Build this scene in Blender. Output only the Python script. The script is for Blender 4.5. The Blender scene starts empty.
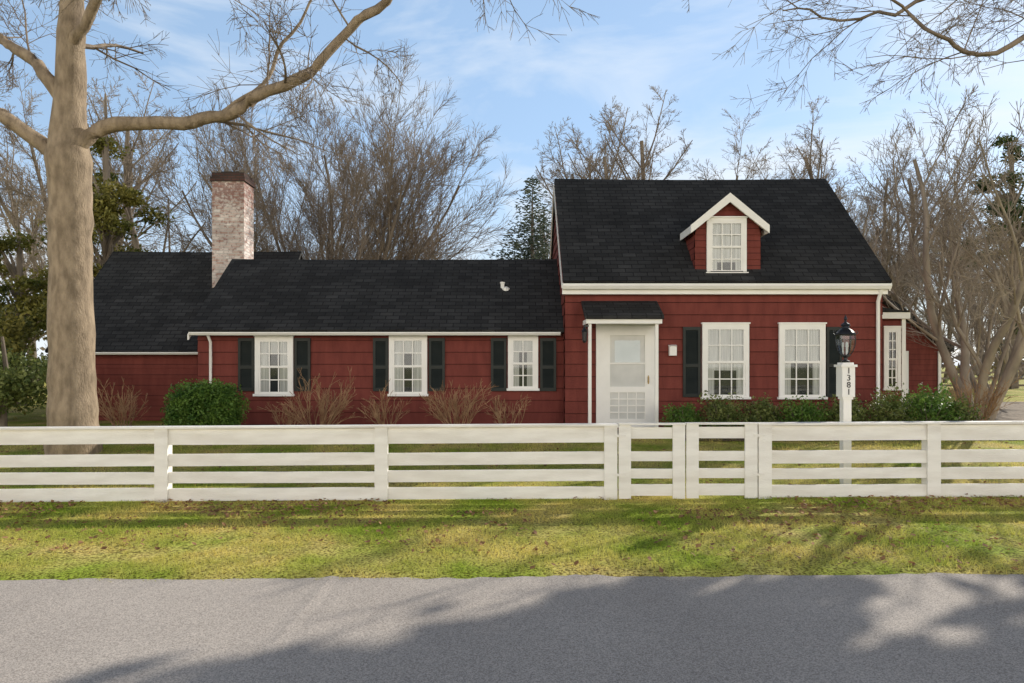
import bpy, math, random
import numpy as np
from mathutils import Vector, noise, Matrix
R = math.radians
scene = bpy.context.scene
col = scene.collection
F = 683.0

# ---------------------------------------------------------------- materials
def nt(name):
    m = bpy.data.materials.new(name); m.use_nodes = True
    t = m.node_tree; b = t.nodes['Principled BSDF']
    return m, t, b
def N(t, k, **kw):
    n = t.nodes.new(k)
    for a, v in kw.items():
        if a in n.inputs: n.inputs[a].default_value = v
        else: setattr(n, a, v)
    return n
def c4(c): return (c[0], c[1], c[2], 1)
def pmat(name, c1, c2, scale=5, rough=.7, bump=0., bscale=None, stretch=(1,1,1), spec=.3, detail=6, lo=.35, hi=.65, trans=0., coat=None):
    m, t, b = nt(name)
    tc = N(t, 'ShaderNodeTexCoord'); mp = N(t, 'ShaderNodeMapping'); mp.inputs['Scale'].default_value = stretch
    t.links.new(tc.outputs['Object'], mp.inputs[0])
    n = N(t, 'ShaderNodeTexNoise', Scale=scale, Detail=detail)
    t.links.new(mp.outputs[0], n.inputs['Vector'])
    r = N(t, 'ShaderNodeValToRGB'); e = r.color_ramp.elements
    e[0].position = lo; e[1].position = hi; e[0].color = c4(c1); e[1].color = c4(c2)
    t.links.new(n.outputs[0], r.inputs[0]); t.links.new(r.outputs[0], b.inputs['Base Color'])
    b.inputs['Roughness'].default_value = rough
    b.inputs['Specular IOR Level'].default_value = spec
    if bump:
        n2 = N(t, 'ShaderNodeTexNoise', Scale=bscale or scale*4, Detail=4)
        t.links.new(mp.outputs[0], n2.inputs['Vector'])
        bp = N(t, 'ShaderNodeBump', Strength=bump, Distance=.02)
        t.links.new(n2.outputs[0], bp.inputs['Height']); t.links.new(bp.outputs[0], b.inputs['Normal'])
    if trans:
        tr = N(t, 'ShaderNodeBsdfTranslucent'); t.links.new(r.outputs[0], tr.inputs[0])
        mx = N(t, 'ShaderNodeMixShader'); mx.inputs[0].default_value = trans
        t.links.new(b.outputs[0], mx.inputs[1]); t.links.new(tr.outputs[0], mx.inputs[2])
        t.links.new(mx.outputs[0], t.nodes['Material Output'].inputs[0])
    return m
def brickmat(name, c1, c2, mortar, bw, rh, ms, rough=.9, bump=.5, weather=None, wz=None, spec=.2):
    m, t, b = nt(name)
    uv = N(t, 'ShaderNodeTexCoord')
    br = N(t, 'ShaderNodeTexBrick'); br.inputs['Scale'].default_value = 1
    br.inputs['Color1'].default_value = c4(c1); br.inputs['Color2'].default_value = c4(c2); br.inputs['Mortar'].default_value = c4(mortar)
    br.inputs['Brick Width'].default_value = bw; br.inputs['Row Height'].default_value = rh; br.inputs['Mortar Size'].default_value = ms
    br.inputs['Mortar Smooth'].default_value = .2
    t.links.new(uv.outputs['UV'], br.inputs['Vector'])
    n = N(t, 'ShaderNodeTexNoise', Scale=1.3, Detail=8); t.links.new(uv.outputs['Object'], n.inputs['Vector'])
    mr = N(t, 'ShaderNodeMapRange'); mr.inputs['From Min'].default_value = .3; mr.inputs['From Max'].default_value = .7
    mr.inputs['To Min'].default_value = .65; mr.inputs['To Max'].default_value = 1.35
    t.links.new(n.outputs[0], mr.inputs[0])
    mul = N(t, 'ShaderNodeVectorMath', operation='SCALE'); t.links.new(br.outputs['Color'], mul.inputs[0]); t.links.new(mr.outputs[0], mul.inputs['Scale'])
    out = mul.outputs[0]
    if weather:
        n2 = N(t, 'ShaderNodeTexNoise', Scale=11, Detail=8, Roughness=.65); t.links.new(uv.outputs['Object'], n2.inputs['Vector'])
        sep = N(t, 'ShaderNodeSeparateXYZ'); t.links.new(uv.outputs['Object'], sep.inputs[0])
        mz = N(t, 'ShaderNodeMapRange'); mz.inputs['From Min'].default_value = wz[0]; mz.inputs['From Max'].default_value = wz[1]
        mz.inputs['To Min'].default_value = .015; mz.inputs['To Max'].default_value = .18
        t.links.new(sep.outputs[2], mz.inputs[0])
        ad = N(t, 'ShaderNodeMath', operation='ADD'); t.links.new(n2.outputs[0], ad.inputs[0]); t.links.new(mz.outputs[0], ad.inputs[1])
        rp = N(t, 'ShaderNodeValToRGB'); rp.color_ramp.elements[0].position = .54; rp.color_ramp.elements[1].position = .66
        rp.color_ramp.elements[1].color=(.75,.75,.75,1)
        t.links.new(ad.outputs[0], rp.inputs[0])
        mx = N(t, 'ShaderNodeMixRGB'); t.links.new(rp.outputs[0], mx.inputs[0]); t.links.new(out, mx.inputs[1]); mx.inputs[2].default_value = c4(weather)
        out = mx.outputs[0]
    t.links.new(out, b.inputs['Base Color']); b.inputs['Roughness'].default_value = rough
    b.inputs['Specular IOR Level'].default_value = spec
    if bump:
        inv = N(t, 'ShaderNodeMath', operation='SUBTRACT'); inv.inputs[0].default_value = 1
        t.links.new(br.outputs['Fac'], inv.inputs[1])
        n3 = N(t, 'ShaderNodeTexNoise', Scale=60, Detail=3); t.links.new(uv.outputs['Object'], n3.inputs['Vector'])
        ad2 = N(t, 'ShaderNodeMath', operation='ADD'); t.links.new(inv.outputs[0], ad2.inputs[0]); t.links.new(n3.outputs[0], ad2.inputs[1])
        bp = N(t, 'ShaderNodeBump', Strength=bump, Distance=.01); t.links.new(ad2.outputs[0], bp.inputs['Height']); t.links.new(bp.outputs[0], b.inputs['Normal'])
    return m

M = {}
M['white'] = pmat('white_paint', (.84,.82,.77), (.89,.87,.82), 3, .5, .1, 60)
M['fence'] = pmat('fence_paint', (.72,.68,.61), (.90,.87,.81), 2.2, .6, .25, 40, stretch=(.6,1,3), lo=.3, hi=.58, detail=10)
M['siding'] = pmat('red_siding', (.160,.038,.029), (.205,.050,.038), 1.6, .75, .35, 30, stretch=(4,4,1), spec=.2)
M['shutter'] = pmat('dark_shutter_paint', (.010,.014,.012), (.018,.022,.019), 4, .45)
M['shingle'] = brickmat('asphalt_shingle', (.020,.020,.020), (.040,.040,.040), (.007,.007,.007), .30, .14, .010, bump=.9, spec=.3, rough=.8)
M['brick'] = brickmat('painted_brick', (.80,.73,.67), (.50,.33,.27), (.60,.55,.50), .22, .075, .012, bump=1, weather=(.27,.12,.095), wz=(2.6,3.7))
M['capbrick'] = brickmat('soot_brick', (.10,.05,.04), (.06,.035,.03), (.05,.045,.04), .22, .075, .012)
M['dark'] = pmat('dark_room', (.02,.024,.026), (.05,.05,.052), 2, .9)
M['curtain'] = pmat('curtain_cloth', (.45,.43,.39), (.68,.65,.60), 3, .9, .3, 12, stretch=(14,1,.3))
M['black'] = pmat('black_metal', (.012,.012,.013), (.02,.02,.022), 6, .35, spec=.5)
M['brass'] = pmat('brass_metal', (.35,.24,.08), (.45,.3,.1), 6, .3, spec=.6)
M['screen'] = pmat('grey_screen', (.56,.56,.53), (.70,.69,.65), 2, .5)
M['bark'] = pmat('pale_bark', (.20,.15,.10), (.37,.285,.195), 9, .85, 1, 45, stretch=(1,1,.4), lo=.34, hi=.66, detail=14)
M['bark2'] = pmat('grey_bark', (.13,.105,.08), (.27,.22,.17), 2, .9, .5, 14, stretch=(1,1,.4))
M['bark3'] = pmat('brown_twig', (.18,.145,.115), (.32,.26,.20), 1, .9)
M['bark4'] = pmat('light_grey_bark', (.20,.165,.13), (.38,.32,.25), 3, .85, .4, 14, stretch=(1,1,.4))
M['bark5'] = pmat('dark_limb_bark', (.13,.10,.075), (.28,.22,.16), 3, .85, .4, 14)
M['redtwig'] = pmat('tan_twig', (.22,.12,.06), (.42,.27,.15), 4, .85)
M['leafdark'] = pmat('dark_leaf', (.03,.055,.014), (.08,.11,.03), 3, .45, trans=.05)
M['leafholly'] = pmat('holly_leaf', (.06,.085,.015), (.30,.26,.06), .9, .5, trans=.35)
M['leafshrub'] = pmat('shrub_leaf', (.08,.12,.03), (.24,.27,.08), 4, .5, trans=.3)
M['leafbox'] = pmat('boxwood_leaf', (.05,.12,.02), (.17,.28,.05), 5, .5, trans=.3)
M['needle'] = pmat('spruce_needle', (.035,.055,.035), (.12,.14,.085), 2, .6, trans=.15)
M['grass'] = pmat('grass_blade', (.28,.38,.04), (.70,.60,.17), 1.1, .7, trans=.5, lo=.34, hi=.62)
M['litter'] = pmat('dead_leaf', (.16,.08,.04), (.46,.26,.13), 9, .8, trans=.25)
M['mulch'] = pmat('mulch', (.055,.034,.022), (.16,.10,.065), 14, .95, 1, 50)
M['stone'] = pmat('step_stone', (.25,.24,.22), (.36,.34,.31), 6, .85, .4, 40)
M['gravel'] = pmat('leafy_gravel', (.16,.115,.075), (.36,.29,.21), 9, .95, .5, 60)

m, t, b = nt('lawn_ground')
tc = N(t,'ShaderNodeTexCoord'); n1 = N(t,'ShaderNodeTexNoise', Scale=1.1, Detail=9); n2 = N(t,'ShaderNodeTexNoise', Scale=45, Detail=8)
for n in (n1,n2): t.links.new(tc.outputs['Object'], n.inputs['Vector'])
r1 = N(t,'ShaderNodeValToRGB'); e=r1.color_ramp.elements; e[0].position=.38; e[0].color=(.30,.37,.05,1); e[1].position=.62; e[1].color=(.60,.49,.17,1)
t.links.new(n1.outputs[0], r1.inputs[0])
r2 = N(t,'ShaderNodeValToRGB'); e=r2.color_ramp.elements; e[0].position=.38; e[0].color=(.34,.30,.24,1); e[1].position=.58; e[1].color=(1.2,1.2,1.1,1)
t.links.new(n2.outputs[0], r2.inputs[0])
mx = N(t,'ShaderNodeMixRGB', blend_type='MULTIPLY'); mx.inputs[0].default_value=1
t.links.new(r1.outputs[0], mx.inputs[1]); t.links.new(r2.outputs[0], mx.inputs[2]); t.links.new(mx.outputs[0], b.inputs['Base Color'])
b.inputs['Roughness'].default_value=.95; b.inputs['Specular IOR Level'].default_value=.1
bp = N(t,'ShaderNodeBump', Strength=.6, Distance=.02); t.links.new(n2.outputs[0], bp.inputs['Height']); t.links.new(bp.outputs[0], b.inputs['Normal'])
M['lawn']=m
m, t, b = nt('asphalt')
tc = N(t,'ShaderNodeTexCoord'); n1 = N(t,'ShaderNodeTexNoise', Scale=.7, Detail=6); n2 = N(t,'ShaderNodeTexVoronoi', Scale=170); n3=N(t,'ShaderNodeTexNoise', Scale=170, Detail=3)
for n in (n1,n2,n3): t.links.new(tc.outputs['Object'], n.inputs['Vector'])
r1 = N(t,'ShaderNodeValToRGB'); e=r1.color_ramp.elements; e[0].position=.3; e[0].color=(.40,.352,.31,1); e[1].position=.7; e[1].color=(.48,.425,.375,1)
t.links.new(n1.outputs[0], r1.inputs[0])
sp = N(t,'ShaderNodeSeparateXYZ'); t.links.new(n2.outputs['Color'], sp.inputs[0])
mr = N(t,'ShaderNodeMapRange'); mr.inputs['To Min'].default_value=.62; mr.inputs['To Max'].default_value=1.38
t.links.new(sp.outputs[0], mr.inputs[0])
sc = N(t,'ShaderNodeVectorMath', operation='SCALE'); t.links.new(r1.outputs[0], sc.inputs[0]); t.links.new(mr.outputs[0], sc.inputs['Scale'])
t.links.new(sc.outputs[0], b.inputs['Base Color']); b.inputs['Roughness'].default_value=.9; b.inputs['Specular IOR Level'].default_value=.2
bp = N(t,'ShaderNodeBump', Strength=.3, Distance=.003); t.links.new(n3.outputs[0], bp.inputs['Height']); t.links.new(bp.outputs[0], b.inputs['Normal'])
M['asphalt']=m
m, t, b = nt('window_glass')
gl = N(t,'ShaderNodeBsdfGlossy'); gl.inputs['Roughness'].default_value=.03; gl.inputs['Color'].default_value=(.9,.93,.95,1)
tr = N(t,'ShaderNodeBsdfTransparent'); tr.inputs[0].default_value=(.86,.89,.9,1)
ms = N(t,'ShaderNodeMixShader'); ms.inputs[0].default_value=.07
t.links.new(tr.outputs[0], ms.inputs[1]); t.links.new(gl.outputs[0], ms.inputs[2]); t.links.new(ms.outputs[0], t.nodes['Material Output'].inputs[0])
M['glass']=m

# ---------------------------------------------------------------- builders
WL = {}
class B:
    def __init__(s): s.v=[]; s.f=[]
    def quad(s, *p):
        i=len(s.v); s.v += [tuple(q) for q in p]; s.f.append(tuple(range(i,i+len(p))))
    def box(s,x0,x1,y0,y1,z0,z1):
        i=len(s.v)
        s.v += [(x,y,z) for z in (z0,z1) for y in (y0,y1) for x in (x0,x1)]
        for f in ((0,2,3,1),(4,5,7,6),(0,1,5,4),(2,6,7,3),(0,4,6,2),(1,3,7,5)): s.f.append(tuple(i+k for k in f))
        return s
    def prism(s, poly, off):
        i=len(s.v); n=len(poly); o=Vector(off)
        s.v += [tuple(p) for p in poly]+[tuple(Vector(p)+o) for p in poly]
        s.f.append(tuple(i+k for k in range(n))); s.f.append(tuple(i+n+k for k in reversed(range(n))))
        for k in range(n): s.f.append((i+k,i+n+k,i+n+(k+1)%n,i+(k+1)%n))
        return s
    def tube(s, pts, rad, sides):
        base=len(s.v); n=len(pts)
        for k,p in enumerate(pts):
            a=pts[max(k-1,0)]; c=pts[min(k+1,n-1)]
            d=(c-a)
            if d.length<1e-6: d=Vector((0,0,1))
            d.normalize()
            ref=Vector((1,0,0)) if abs(d.x)<.8 else Vector((0,1,0))
            u=d.cross(ref).normalized(); w=d.cross(u)
            for j in range(sides):
                an=2*math.pi*j/sides
                q=p+(u*math.cos(an)+w*math.sin(an))*rad[k]
                s.v.append((q.x,q.y,q.z))
        for k in range(n-1):
            for j in range(sides):
                a=base+k*sides+j; b_=base+k*sides+(j+1)%sides
                s.f.append((a,b_,b_+sides,a+sides))
        return s
    def lathe(s, cx,cy, prof, sides=16):
        base=len(s.v)
        for (r,z) in prof:
            for j in range(sides):
                an=2*math.pi*(j+.5)/sides; s.v.append((cx+r*math.cos(an),cy+r*math.sin(an),z))
        for k in range(len(prof)-1):
            for j in range(sides):
                a=base+k*sides+j; b_=base+k*sides+(j+1)%sides
                s.f.append((a,b_,b_+sides,a+sides))
        s.f.append(tuple(base+j for j in reversed(range(sides)))); l=base+(len(prof)-1)*sides
        s.f.append(tuple(l+j for j in range(sides)))
        return s
def attach(o, parent, w):
    WL[o.name]=Vector(w)
    if parent: o.parent=parent; o.location=Vector(w)-WL[parent.name]
    else: o.location=w
    col.objects.link(o)
def empty(name, loc, label=None, cat=None, parent=None, **kw):
    o=bpy.data.objects.new(name,None); o.empty_display_size=.2; attach(o,parent,loc)
    if label: o['label']=label; o['category']=cat
    for k,v in kw.items(): o[k]=v
    return o
def mk(name, b, mat, parent=None, origin=None, uv=False, smooth=False, **kw):
    if not b.v: return None
    if origin is None:
        a=np.array(b.v); c=(a.min(0)+a.max(0))/2; origin=(c[0],c[1],a[:,2].min())
    ox,oy,oz=origin
    me=bpy.data.meshes.new(name); me.from_pydata([(x-ox,y-oy,z-oz) for x,y,z in b.v],[],b.f); me.update()
    me.materials.append(mat)
    if uv:
        l=me.uv_layers.new(name='UV')
        for p in me.polygons:
            n=p.normal; Z=Vector((0,0,1))
            tg=Z.cross(n)
            if tg.length<.05: tg=Vector((1,0,0))
            tg.normalize(); bt=n.cross(tg)
            for li in p.loop_indices:
                co=me.vertices[me.loops[li].vertex_index].co
                l.data[li].uv=(co.dot(tg),co.dot(bt))
    if smooth:
        for p in me.polygons: p.use_smooth=True
    o=bpy.data.objects.new(name,me); attach(o,parent,origin)
    for k,v in kw.items(): o[k]=v
    return o

# ---------------------------------------------------------------- ground
def g(x,y):
    if y<5.13: z=0
    elif y<5.25: z=.025*(y-5.13)/.12
    elif y<8: z=.025+.015*(y-5.25)/2.75
    elif y<14: z=.04+.16*(y-8)/6
    else: z=.2
    k=1 if y<12 else max(0,1-(y-12)/2)
    return z+.006*max(-14,min(14,x))*k
def sheet(name, xs, ys, dz, mat, fn=g, **kw):
    b=B(); nx=len(xs)
    for y in ys:
        for x in xs: b.v.append((x,y,fn(x,y)+dz))
    for j in range(len(ys)-1):
        for i in range(nx-1):
            a=j*nx+i; b.f.append((a,a+1,a+1+nx,a+nx))
    return mk(name,b,mat,origin=(0,0,0),**kw)
xs=[-900,-300,-100,-50,-25]+list(range(-14,15,1))+[25,50,100,300,900]
ys=[-400,-60,-20,-4,0,4,5.0,5.13,5.25,6,7,8,9,10,11,12,13,14,16,20,30,60,150,400,1200]
sheet('ground',xs,ys,0,M['lawn'],kind='structure')
rb=B()
random.seed(3)
xr=[-300,-60,-14]+[(-14+.08*i) for i in range(1,350)]+[14,60,300]
xr=sorted(set(xr))
for x in xr:
    rb.v.append((x,-3.2,g(x,0)+.004))
for x in xr:
    e=5.13+.04*noise.noise(Vector((x*1.1,0,0)))+.05*noise.noise(Vector((x*7,3,0)))
    rb.v.append((x,e,g(x,5)+.004 + .02*max(0,min(1,(e-5.13)/.12))+.004))
n=len(xr)
for i in range(n-1): rb.f.append((i,i+1,n+i+1,n+i))
mk('road',rb,M['asphalt'],origin=(0,0,0),kind='structure')
sheet('driveway',[9.6,11,13,14,17,22],[15.2,16,18,20,26],.004,M['gravel'],kind='structure')
gb=B()
def bed(x0,x1,y0,y1):
    n_=int((x1-x0)/.25)
    for i in range(n_+1):
        x=x0+(x1-x0)*i/n_
        y=y0+.15*noise.noise(Vector((x*.8,1,0)))
        for yy in (y,13,y1): gb.v.append((x,yy,g(x,yy)+.02))
    base=len(gb.v)-3*(n_+1)
    for i in range(n_):
        for k in (0,1):
            a=base+3*i+k; gb.f.append((a,a+3,a+4,a+1))
bed(-9.5,1.4,12.7,14.95); bed(3.2,9.6,12.6,14.6)
mk('garden_bed',gb,M['mulch'],origin=(0,0,0),kind='structure')

# ---------------------------------------------------------------- house
HS=.02123; HY=14.5
house=empty('house',(1.1,16.5,.2),'red shingled cottage with black roof, white trim and dark shutters','house')
SP=.262
def siding(b, A, D, nrm, z0, z1, ext):
    z=z0
    while z<z1-1e-4:
        zt=min(z+SP,z1)
        a0,b0=ext(z); a1,b1=ext(zt)
        def P(s,zz,o): return (A[0]+D[0]*s+nrm[0]*o, A[1]+D[1]*s+nrm[1]*o, zz)
        o=.022
        b.quad(P(a0,z,o),P(b0,z,o),P(b1,zt,.001),P(a1,zt,.001))
        b.quad(P(a0,z,-.006),P(b0,z,-.006),P(b0,z,o),P(a0,z,o))
        z=zt
m=M['siding']; t=m.node_tree; b_=t.nodes['Principled BSDF']
geo=N(t,'ShaderNodeNewGeometry'); sep=N(t,'ShaderNodeSeparateXYZ'); t.links.new(geo.outputs['Position'],sep.inputs[0])
src=b_.inputs['Base Color'].links[0].from_socket
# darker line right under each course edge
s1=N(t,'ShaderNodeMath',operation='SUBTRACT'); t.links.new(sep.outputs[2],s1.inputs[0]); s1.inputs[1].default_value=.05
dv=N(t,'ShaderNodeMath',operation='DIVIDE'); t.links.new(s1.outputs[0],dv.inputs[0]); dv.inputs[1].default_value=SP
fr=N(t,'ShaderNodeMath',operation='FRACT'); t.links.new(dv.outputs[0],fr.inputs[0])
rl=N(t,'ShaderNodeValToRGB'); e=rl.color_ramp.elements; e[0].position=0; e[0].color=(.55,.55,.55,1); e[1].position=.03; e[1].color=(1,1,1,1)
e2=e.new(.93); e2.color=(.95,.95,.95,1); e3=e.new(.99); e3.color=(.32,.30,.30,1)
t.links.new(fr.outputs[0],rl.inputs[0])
ad=N(t,'ShaderNodeMath',operation='ADD'); t.links.new(sep.outputs[0],ad.inputs[0]); t.links.new(sep.outputs[1],ad.inputs[1])
cb=N(t,'ShaderNodeCombineXYZ'); t.links.new(ad.outputs[0],cb.inputs[0]); t.links.new(s1.outputs[0],cb.inputs[1])
br=N(t,'ShaderNodeTexBrick'); br.inputs['Scale'].default_value=1; br.inputs['Brick Width'].default_value=1.22; br.inputs['Row Height'].default_value=SP; br.inputs['Mortar Size'].default_value=.003
br.inputs['Color1'].default_value=(1,1,1,1); br.inputs['Color2'].default_value=(.93,.93,.93,1); br.inputs['Mortar'].default_value=(.72,.7,.7,1)
t.links.new(cb.outputs[0],br.inputs['Vector'])
mm=N(t,'ShaderNodeMixRGB',blend_type='MULTIPLY'); mm.inputs[0].default_value=1
t.links.new(src,mm.inputs[1]); t.links.new(br.outputs['Color'],mm.inputs[2])
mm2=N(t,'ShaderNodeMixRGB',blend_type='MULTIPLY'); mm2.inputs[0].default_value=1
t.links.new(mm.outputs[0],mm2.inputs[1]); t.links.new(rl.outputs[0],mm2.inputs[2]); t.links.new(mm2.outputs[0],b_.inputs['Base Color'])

def gable(x0,x1,y0,y1,zb,ze,zr,name='wall',left=True,right=True):
    b=B(); yc=(y0+y1)/2; w=y1-y0
    siding(b,(x0,y0),(1,0),(0,-1),zb,ze,lambda z:(0,x1-x0))
    siding(b,(x1,y1),(-1,0),(0,1),zb,ze,lambda z:(0,x1-x0))
    def ext(z):
        if z<=ze: return (0,w)
        k=(z-ze)/(zr-ze)*w/2; return (k,w-k)
    if right: siding(b,(x1,y0),(0,1),(1,0),zb,zr,ext)
    if left: siding(b,(x0,y1),(0,-1),(-1,0),zb,zr,ext)
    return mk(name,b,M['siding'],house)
def roof(x0,x1,ye,ze,yr,zr,sag=0,th=.07,par=None,name='roof'):
    b=B(); yb=2*yr-ye
    n_=12
    d=Vector((0,yr-ye,zr-ze)).normalized(); up=Vector((0,-d.z,d.y))*th
    for sgn in (1,-1):
        for i in range(n_):
            xa=x0+(x1-x0)*i/n_; xb=x0+(x1-x0)*(i+1)/n_
            sa=-sag*math.sin(math.pi*i/n_); sb=-sag*math.sin(math.pi*(i+1)/n_)
            e=ye if sgn>0 else yb
            u=Vector((0,up.y*sgn,up.z))
            p=[Vector((xa,e,ze)),Vector((xb,e,ze)),Vector((xb,yr,zr+sb)),Vector((xa,yr,zr+sa))]
            q=[a+u for a in p]
            q[2]=Vector((xb,yr,zr+sb+th*1.35)); q[3]=Vector((xa,yr,zr+sa+th*1.35))
            if sgn<0: q=[q[1],q[0],q[3],q[2]]; p=[p[1],p[0],p[3],p[2]]
            b.quad(*q); b.quad(*reversed(p)); b.quad(p[0],p[1],q[1],q[0])
        for xx in (x0,x1):
            e=ye if sgn>0 else yb; u=Vector((0,up.y*sgn,up.z))
            b.quad(Vector((xx,e,ze)),Vector((xx,yr,zr)),Vector((xx,yr,zr+th*1.35)),Vector((xx,e,ze))+u)
    return mk(name,b,M['shingle'],par or house,uv=True)
def rake(x,ye,ze,yr,zr,w=.16,t=.03,drop=.02):
    yb=2*yr-ye; b=B()
    b.prism([(x,ye,ze-drop),(x,yr,zr-drop),(x,yb,ze-drop),(x,yb,ze-drop-w),(x,yr,zr-drop-w),(x,ye,ze-drop-w)],(t,0,0))
    mk('rake_board',b,M['white'],house)
gable(1.125,7.855,14.5,19.9,.05,3.3,5.98)
mroof=roof(1.07,7.90,14.24,3.30,17.2,6.20,sag=.03)
gable(-6.85,1.12,14.9,18.9,.05,2.27,3.93,right=False)
wroof=roof(-6.93,1.11,14.62,2.30,16.9,4.13,sag=.02)
gable(-11.5,-6.2,17.2,22.4,-.05,1.9,4.6)
broof=roof(-11.57,-6.1,16.95,1.90,19.8,4.80,sag=.02)
tb=B()
tb.box(1.06,7.90,14.35,14.474,3.09,3.22)
mk('frieze_board',tb,M['white'],house)
def gutter(x0,x1,y,z,h=.11):
    b=B(); 
    b.prism([(x0,y,z),(x0,y-.02,z-.01),(x0,y-.035,z-h*.5),(x0,y,z-h),(x0,y+.09,z-h),(x0,y+.09,z)],(x1-x0,0,0))
    return mk('gutter',b,M['white'],house)
gutter(1.06,7.92,14.26,3.32,.13); gutter(-6.92,1.04,14.64,2.33,.09); gutter(-11.5,-6.95,16.95,1.93,.07)
rake(7.90,14.3,3.28,17.2,6.16,w=.1); rake(1.035,14.3,3.28,17.2,6.16,w=.05); rake(-6.965,14.65,2.28,16.9,4.10,w=.12)
def pipe(name,pts,r,mat,parent,sides=8):
    b=B(); b.tube([Vector(p) for p in pts],[r]*len(pts),sides); return mk(name,b,mat,parent,smooth=True)
pipe('downspout',[(7.74,14.32,3.2),(7.74,14.36,3.1),(7.74,14.44,2.95),(7.74,14.44,.5),(7.74,14.3,.35)],.04,M['white'],house)
pipe('downspout',[(-6.55,14.7,2.25),(-6.55,14.84,2.1),(-6.55,14.84,.9),(-6.55,14.84,.3)],.032,M['white'],house)
b=B(); b.lathe(-.22,15.9,[(.045,3.2),(.045,3.5),(.06,3.5),(.06,3.53)],10); mk('vent_pipe',b,M['white'],wroof)
b=B(); b.lathe(-.14,15.86,[(.09,3.25),(.09,3.38),(.02,3.42)],10); mk('vent_pipe',b,M['white'],wroof)
b=B(); b.box(-8.19,-7.32,18.65,19.35,3.0,6.62); ch=mk('chimney',b,M['brick'],broof,uv=True)
b=B(); b.box(-8.23,-7.28,18.61,19.39,6.62,6.74); b.box(-8.20,-7.31,18.64,19.36,6.74,6.86); b.box(-8.0,-7.5,18.8,19.2,6.86,6.93)
mk('chimney_cap',b,M['capbrick'],broof,uv=True)
b=B(); b.box(-8.27,-7.24,18.55,19.4,3.3,3.6); mk('chimney_flashing',b,M['black'],broof)

def window(x0,x1,z0,z1,y,cols=3,rows=2,cur=.5,par=None,seed=0,drape='sides'):
    cw=.075
    b=B()
    b.box(x0,x0+cw,y-.055,y,z0+.05,z1-.0); b.box(x1-cw,x1,y-.055,y,z0+.05,z1)
    b.box(x0+cw,x1-cw,y-.055,y,z1-cw,z1)
    b.box(x0-.02,x1+.02,y-.075,y,z1,z1+.03)
    w=mk('window',b,M['white'],par or house)
    ix0,ix1=x0+cw,x1-cw; iz0,iz1=z0+.05,z1-cw
    b=B(); b.box(x0-.03,x1+.03,y-.09,y,z0,z0+.05); mk('sill',b,M['white'],w)
    zm=(iz0+iz1)/2
    b=B(); s=.045
    for (a,c,yy) in ((iz0,zm+.02,y-.035),(zm-.02,iz1,y-.045)):
        b.box(ix0,ix0+s,yy-.006,yy+.012,a,c); b.box(ix1-s,ix1,yy-.006,yy+.012,a,c)
        b.box(ix0+s,ix1-s,yy-.006,yy+.012,a,a+s); b.box(ix0+s,ix1-s,yy-.006,yy+.012,c-s,c)
        for i in range(1,cols):
            x=ix0+s+(ix1-ix0-2*s)*i/cols; b.box(x-.012,x+.012,yy-.005,yy+.006,a+s,c-s)
        for j in range(1,rows):
            z=a+s+(c-a-2*s)*j/rows; b.box(ix0+s,ix1-s,yy-.0055,yy+.0055,z-.012,z+.012)
    mk('frame',b,M['white'],w)
    b=B(); b.quad((ix0,y-.028,iz0),(ix1,y-.028,iz0),(ix1,y-.028,iz1),(ix0,y-.028,iz1)); mk('pane',b,M['glass'],w)
    b=B(); b.box(ix0,ix1,y-.008,y-.004,iz0,iz1); mk('interior',b,M['dark'],w)
    b=B(); W=ix1-ix0
    def drp(a,c,zb,zt):
        n_=14
        for i in range(n_):
            xa=a+(c-a)*i/n_; xb=a+(c-a)*(i+1)/n_
            ya=y-.013-(.006 if i%2 else 0); yb=y-.013-(0 if i%2 else .006)
            b.quad((xa,ya,zb),(xb,yb,zb),(xb,yb,zt),(xa,ya,zt))
    if drape=='sides':
        drp(ix0,ix0+W*.33,iz0,iz1); drp(ix1-W*.33,ix1,iz0,iz1); drp(ix0+W*.33,ix1-W*.33,iz1-(iz1-iz0)*.25,iz1)
    elif drape=='blind': drp(ix0,ix1,iz0+(iz1-iz0)*(1-cur),iz1); drp(ix0,ix0+W*.22,iz0,iz0+(iz1-iz0)*(1-cur)); drp(ix1-W*.22,ix1,iz0,iz0+(iz1-iz0)*(1-cur))
    mk('curtain',b,M['curtain'],w)
    return w
def shutter(x0,x1,z0,z1,y):
    b=B(); s=.055; d=.035
    b.box(x0,x0+s,y-d,y,z0,z1); b.box(x1-s,x1,y-d,y,z0,z1)
    zm=z0+(z1-z0)*.45
    for a,c in ((z0,z0+.07),(zm-.035,zm+.035),(z1-.07,z1)): b.box(x0+s,x1-s,y-d,y,a,c)
    for a,c in ((z0+.07,zm-.035),(zm+.035,z1-.07)):
        n_=int((c-a)/.045); h=(c-a)/n_
        for i in range(n_):
            z=a+h*i
            b.quad((x0+s,y-d+.004,z),(x1-s,y-d+.004,z),(x1-s,y-.008,z+h*1.05),(x0+s,y-.008,z+h*1.05))
    return mk('shutter',b,M['shutter'],house)
WSc=14.9/F; WY=14.9-.023
def wx(p): return (p-512)*WSc
def wz(p): return 1.6+(365-p)*WSc
for (a,c,t_,bt,s1,s2) in ((256,294,335,396,(239,255),(295,311)),(389.5,427.5,334,396,(373.5,388.5),(429,445)),(508,538,334,390.5,(491,506.5),(540,556))):
    window(wx(a),wx(c),wz(bt),wz(t_)-.03,WY,cols=3 if a<500 else 2,rows=2)
    for s in (s1,s2): shutter(wx(s[0]),wx(s[1]),wz(391),wz(338),WY)
def hx(p): return (p-512)*HS
def hz(p): return 1.6+(365-p)*HS
MY=HY-.023
window(hx(701.5),hx(748),hz(399),hz(324),MY,drape='blind',cur=.62)
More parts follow.
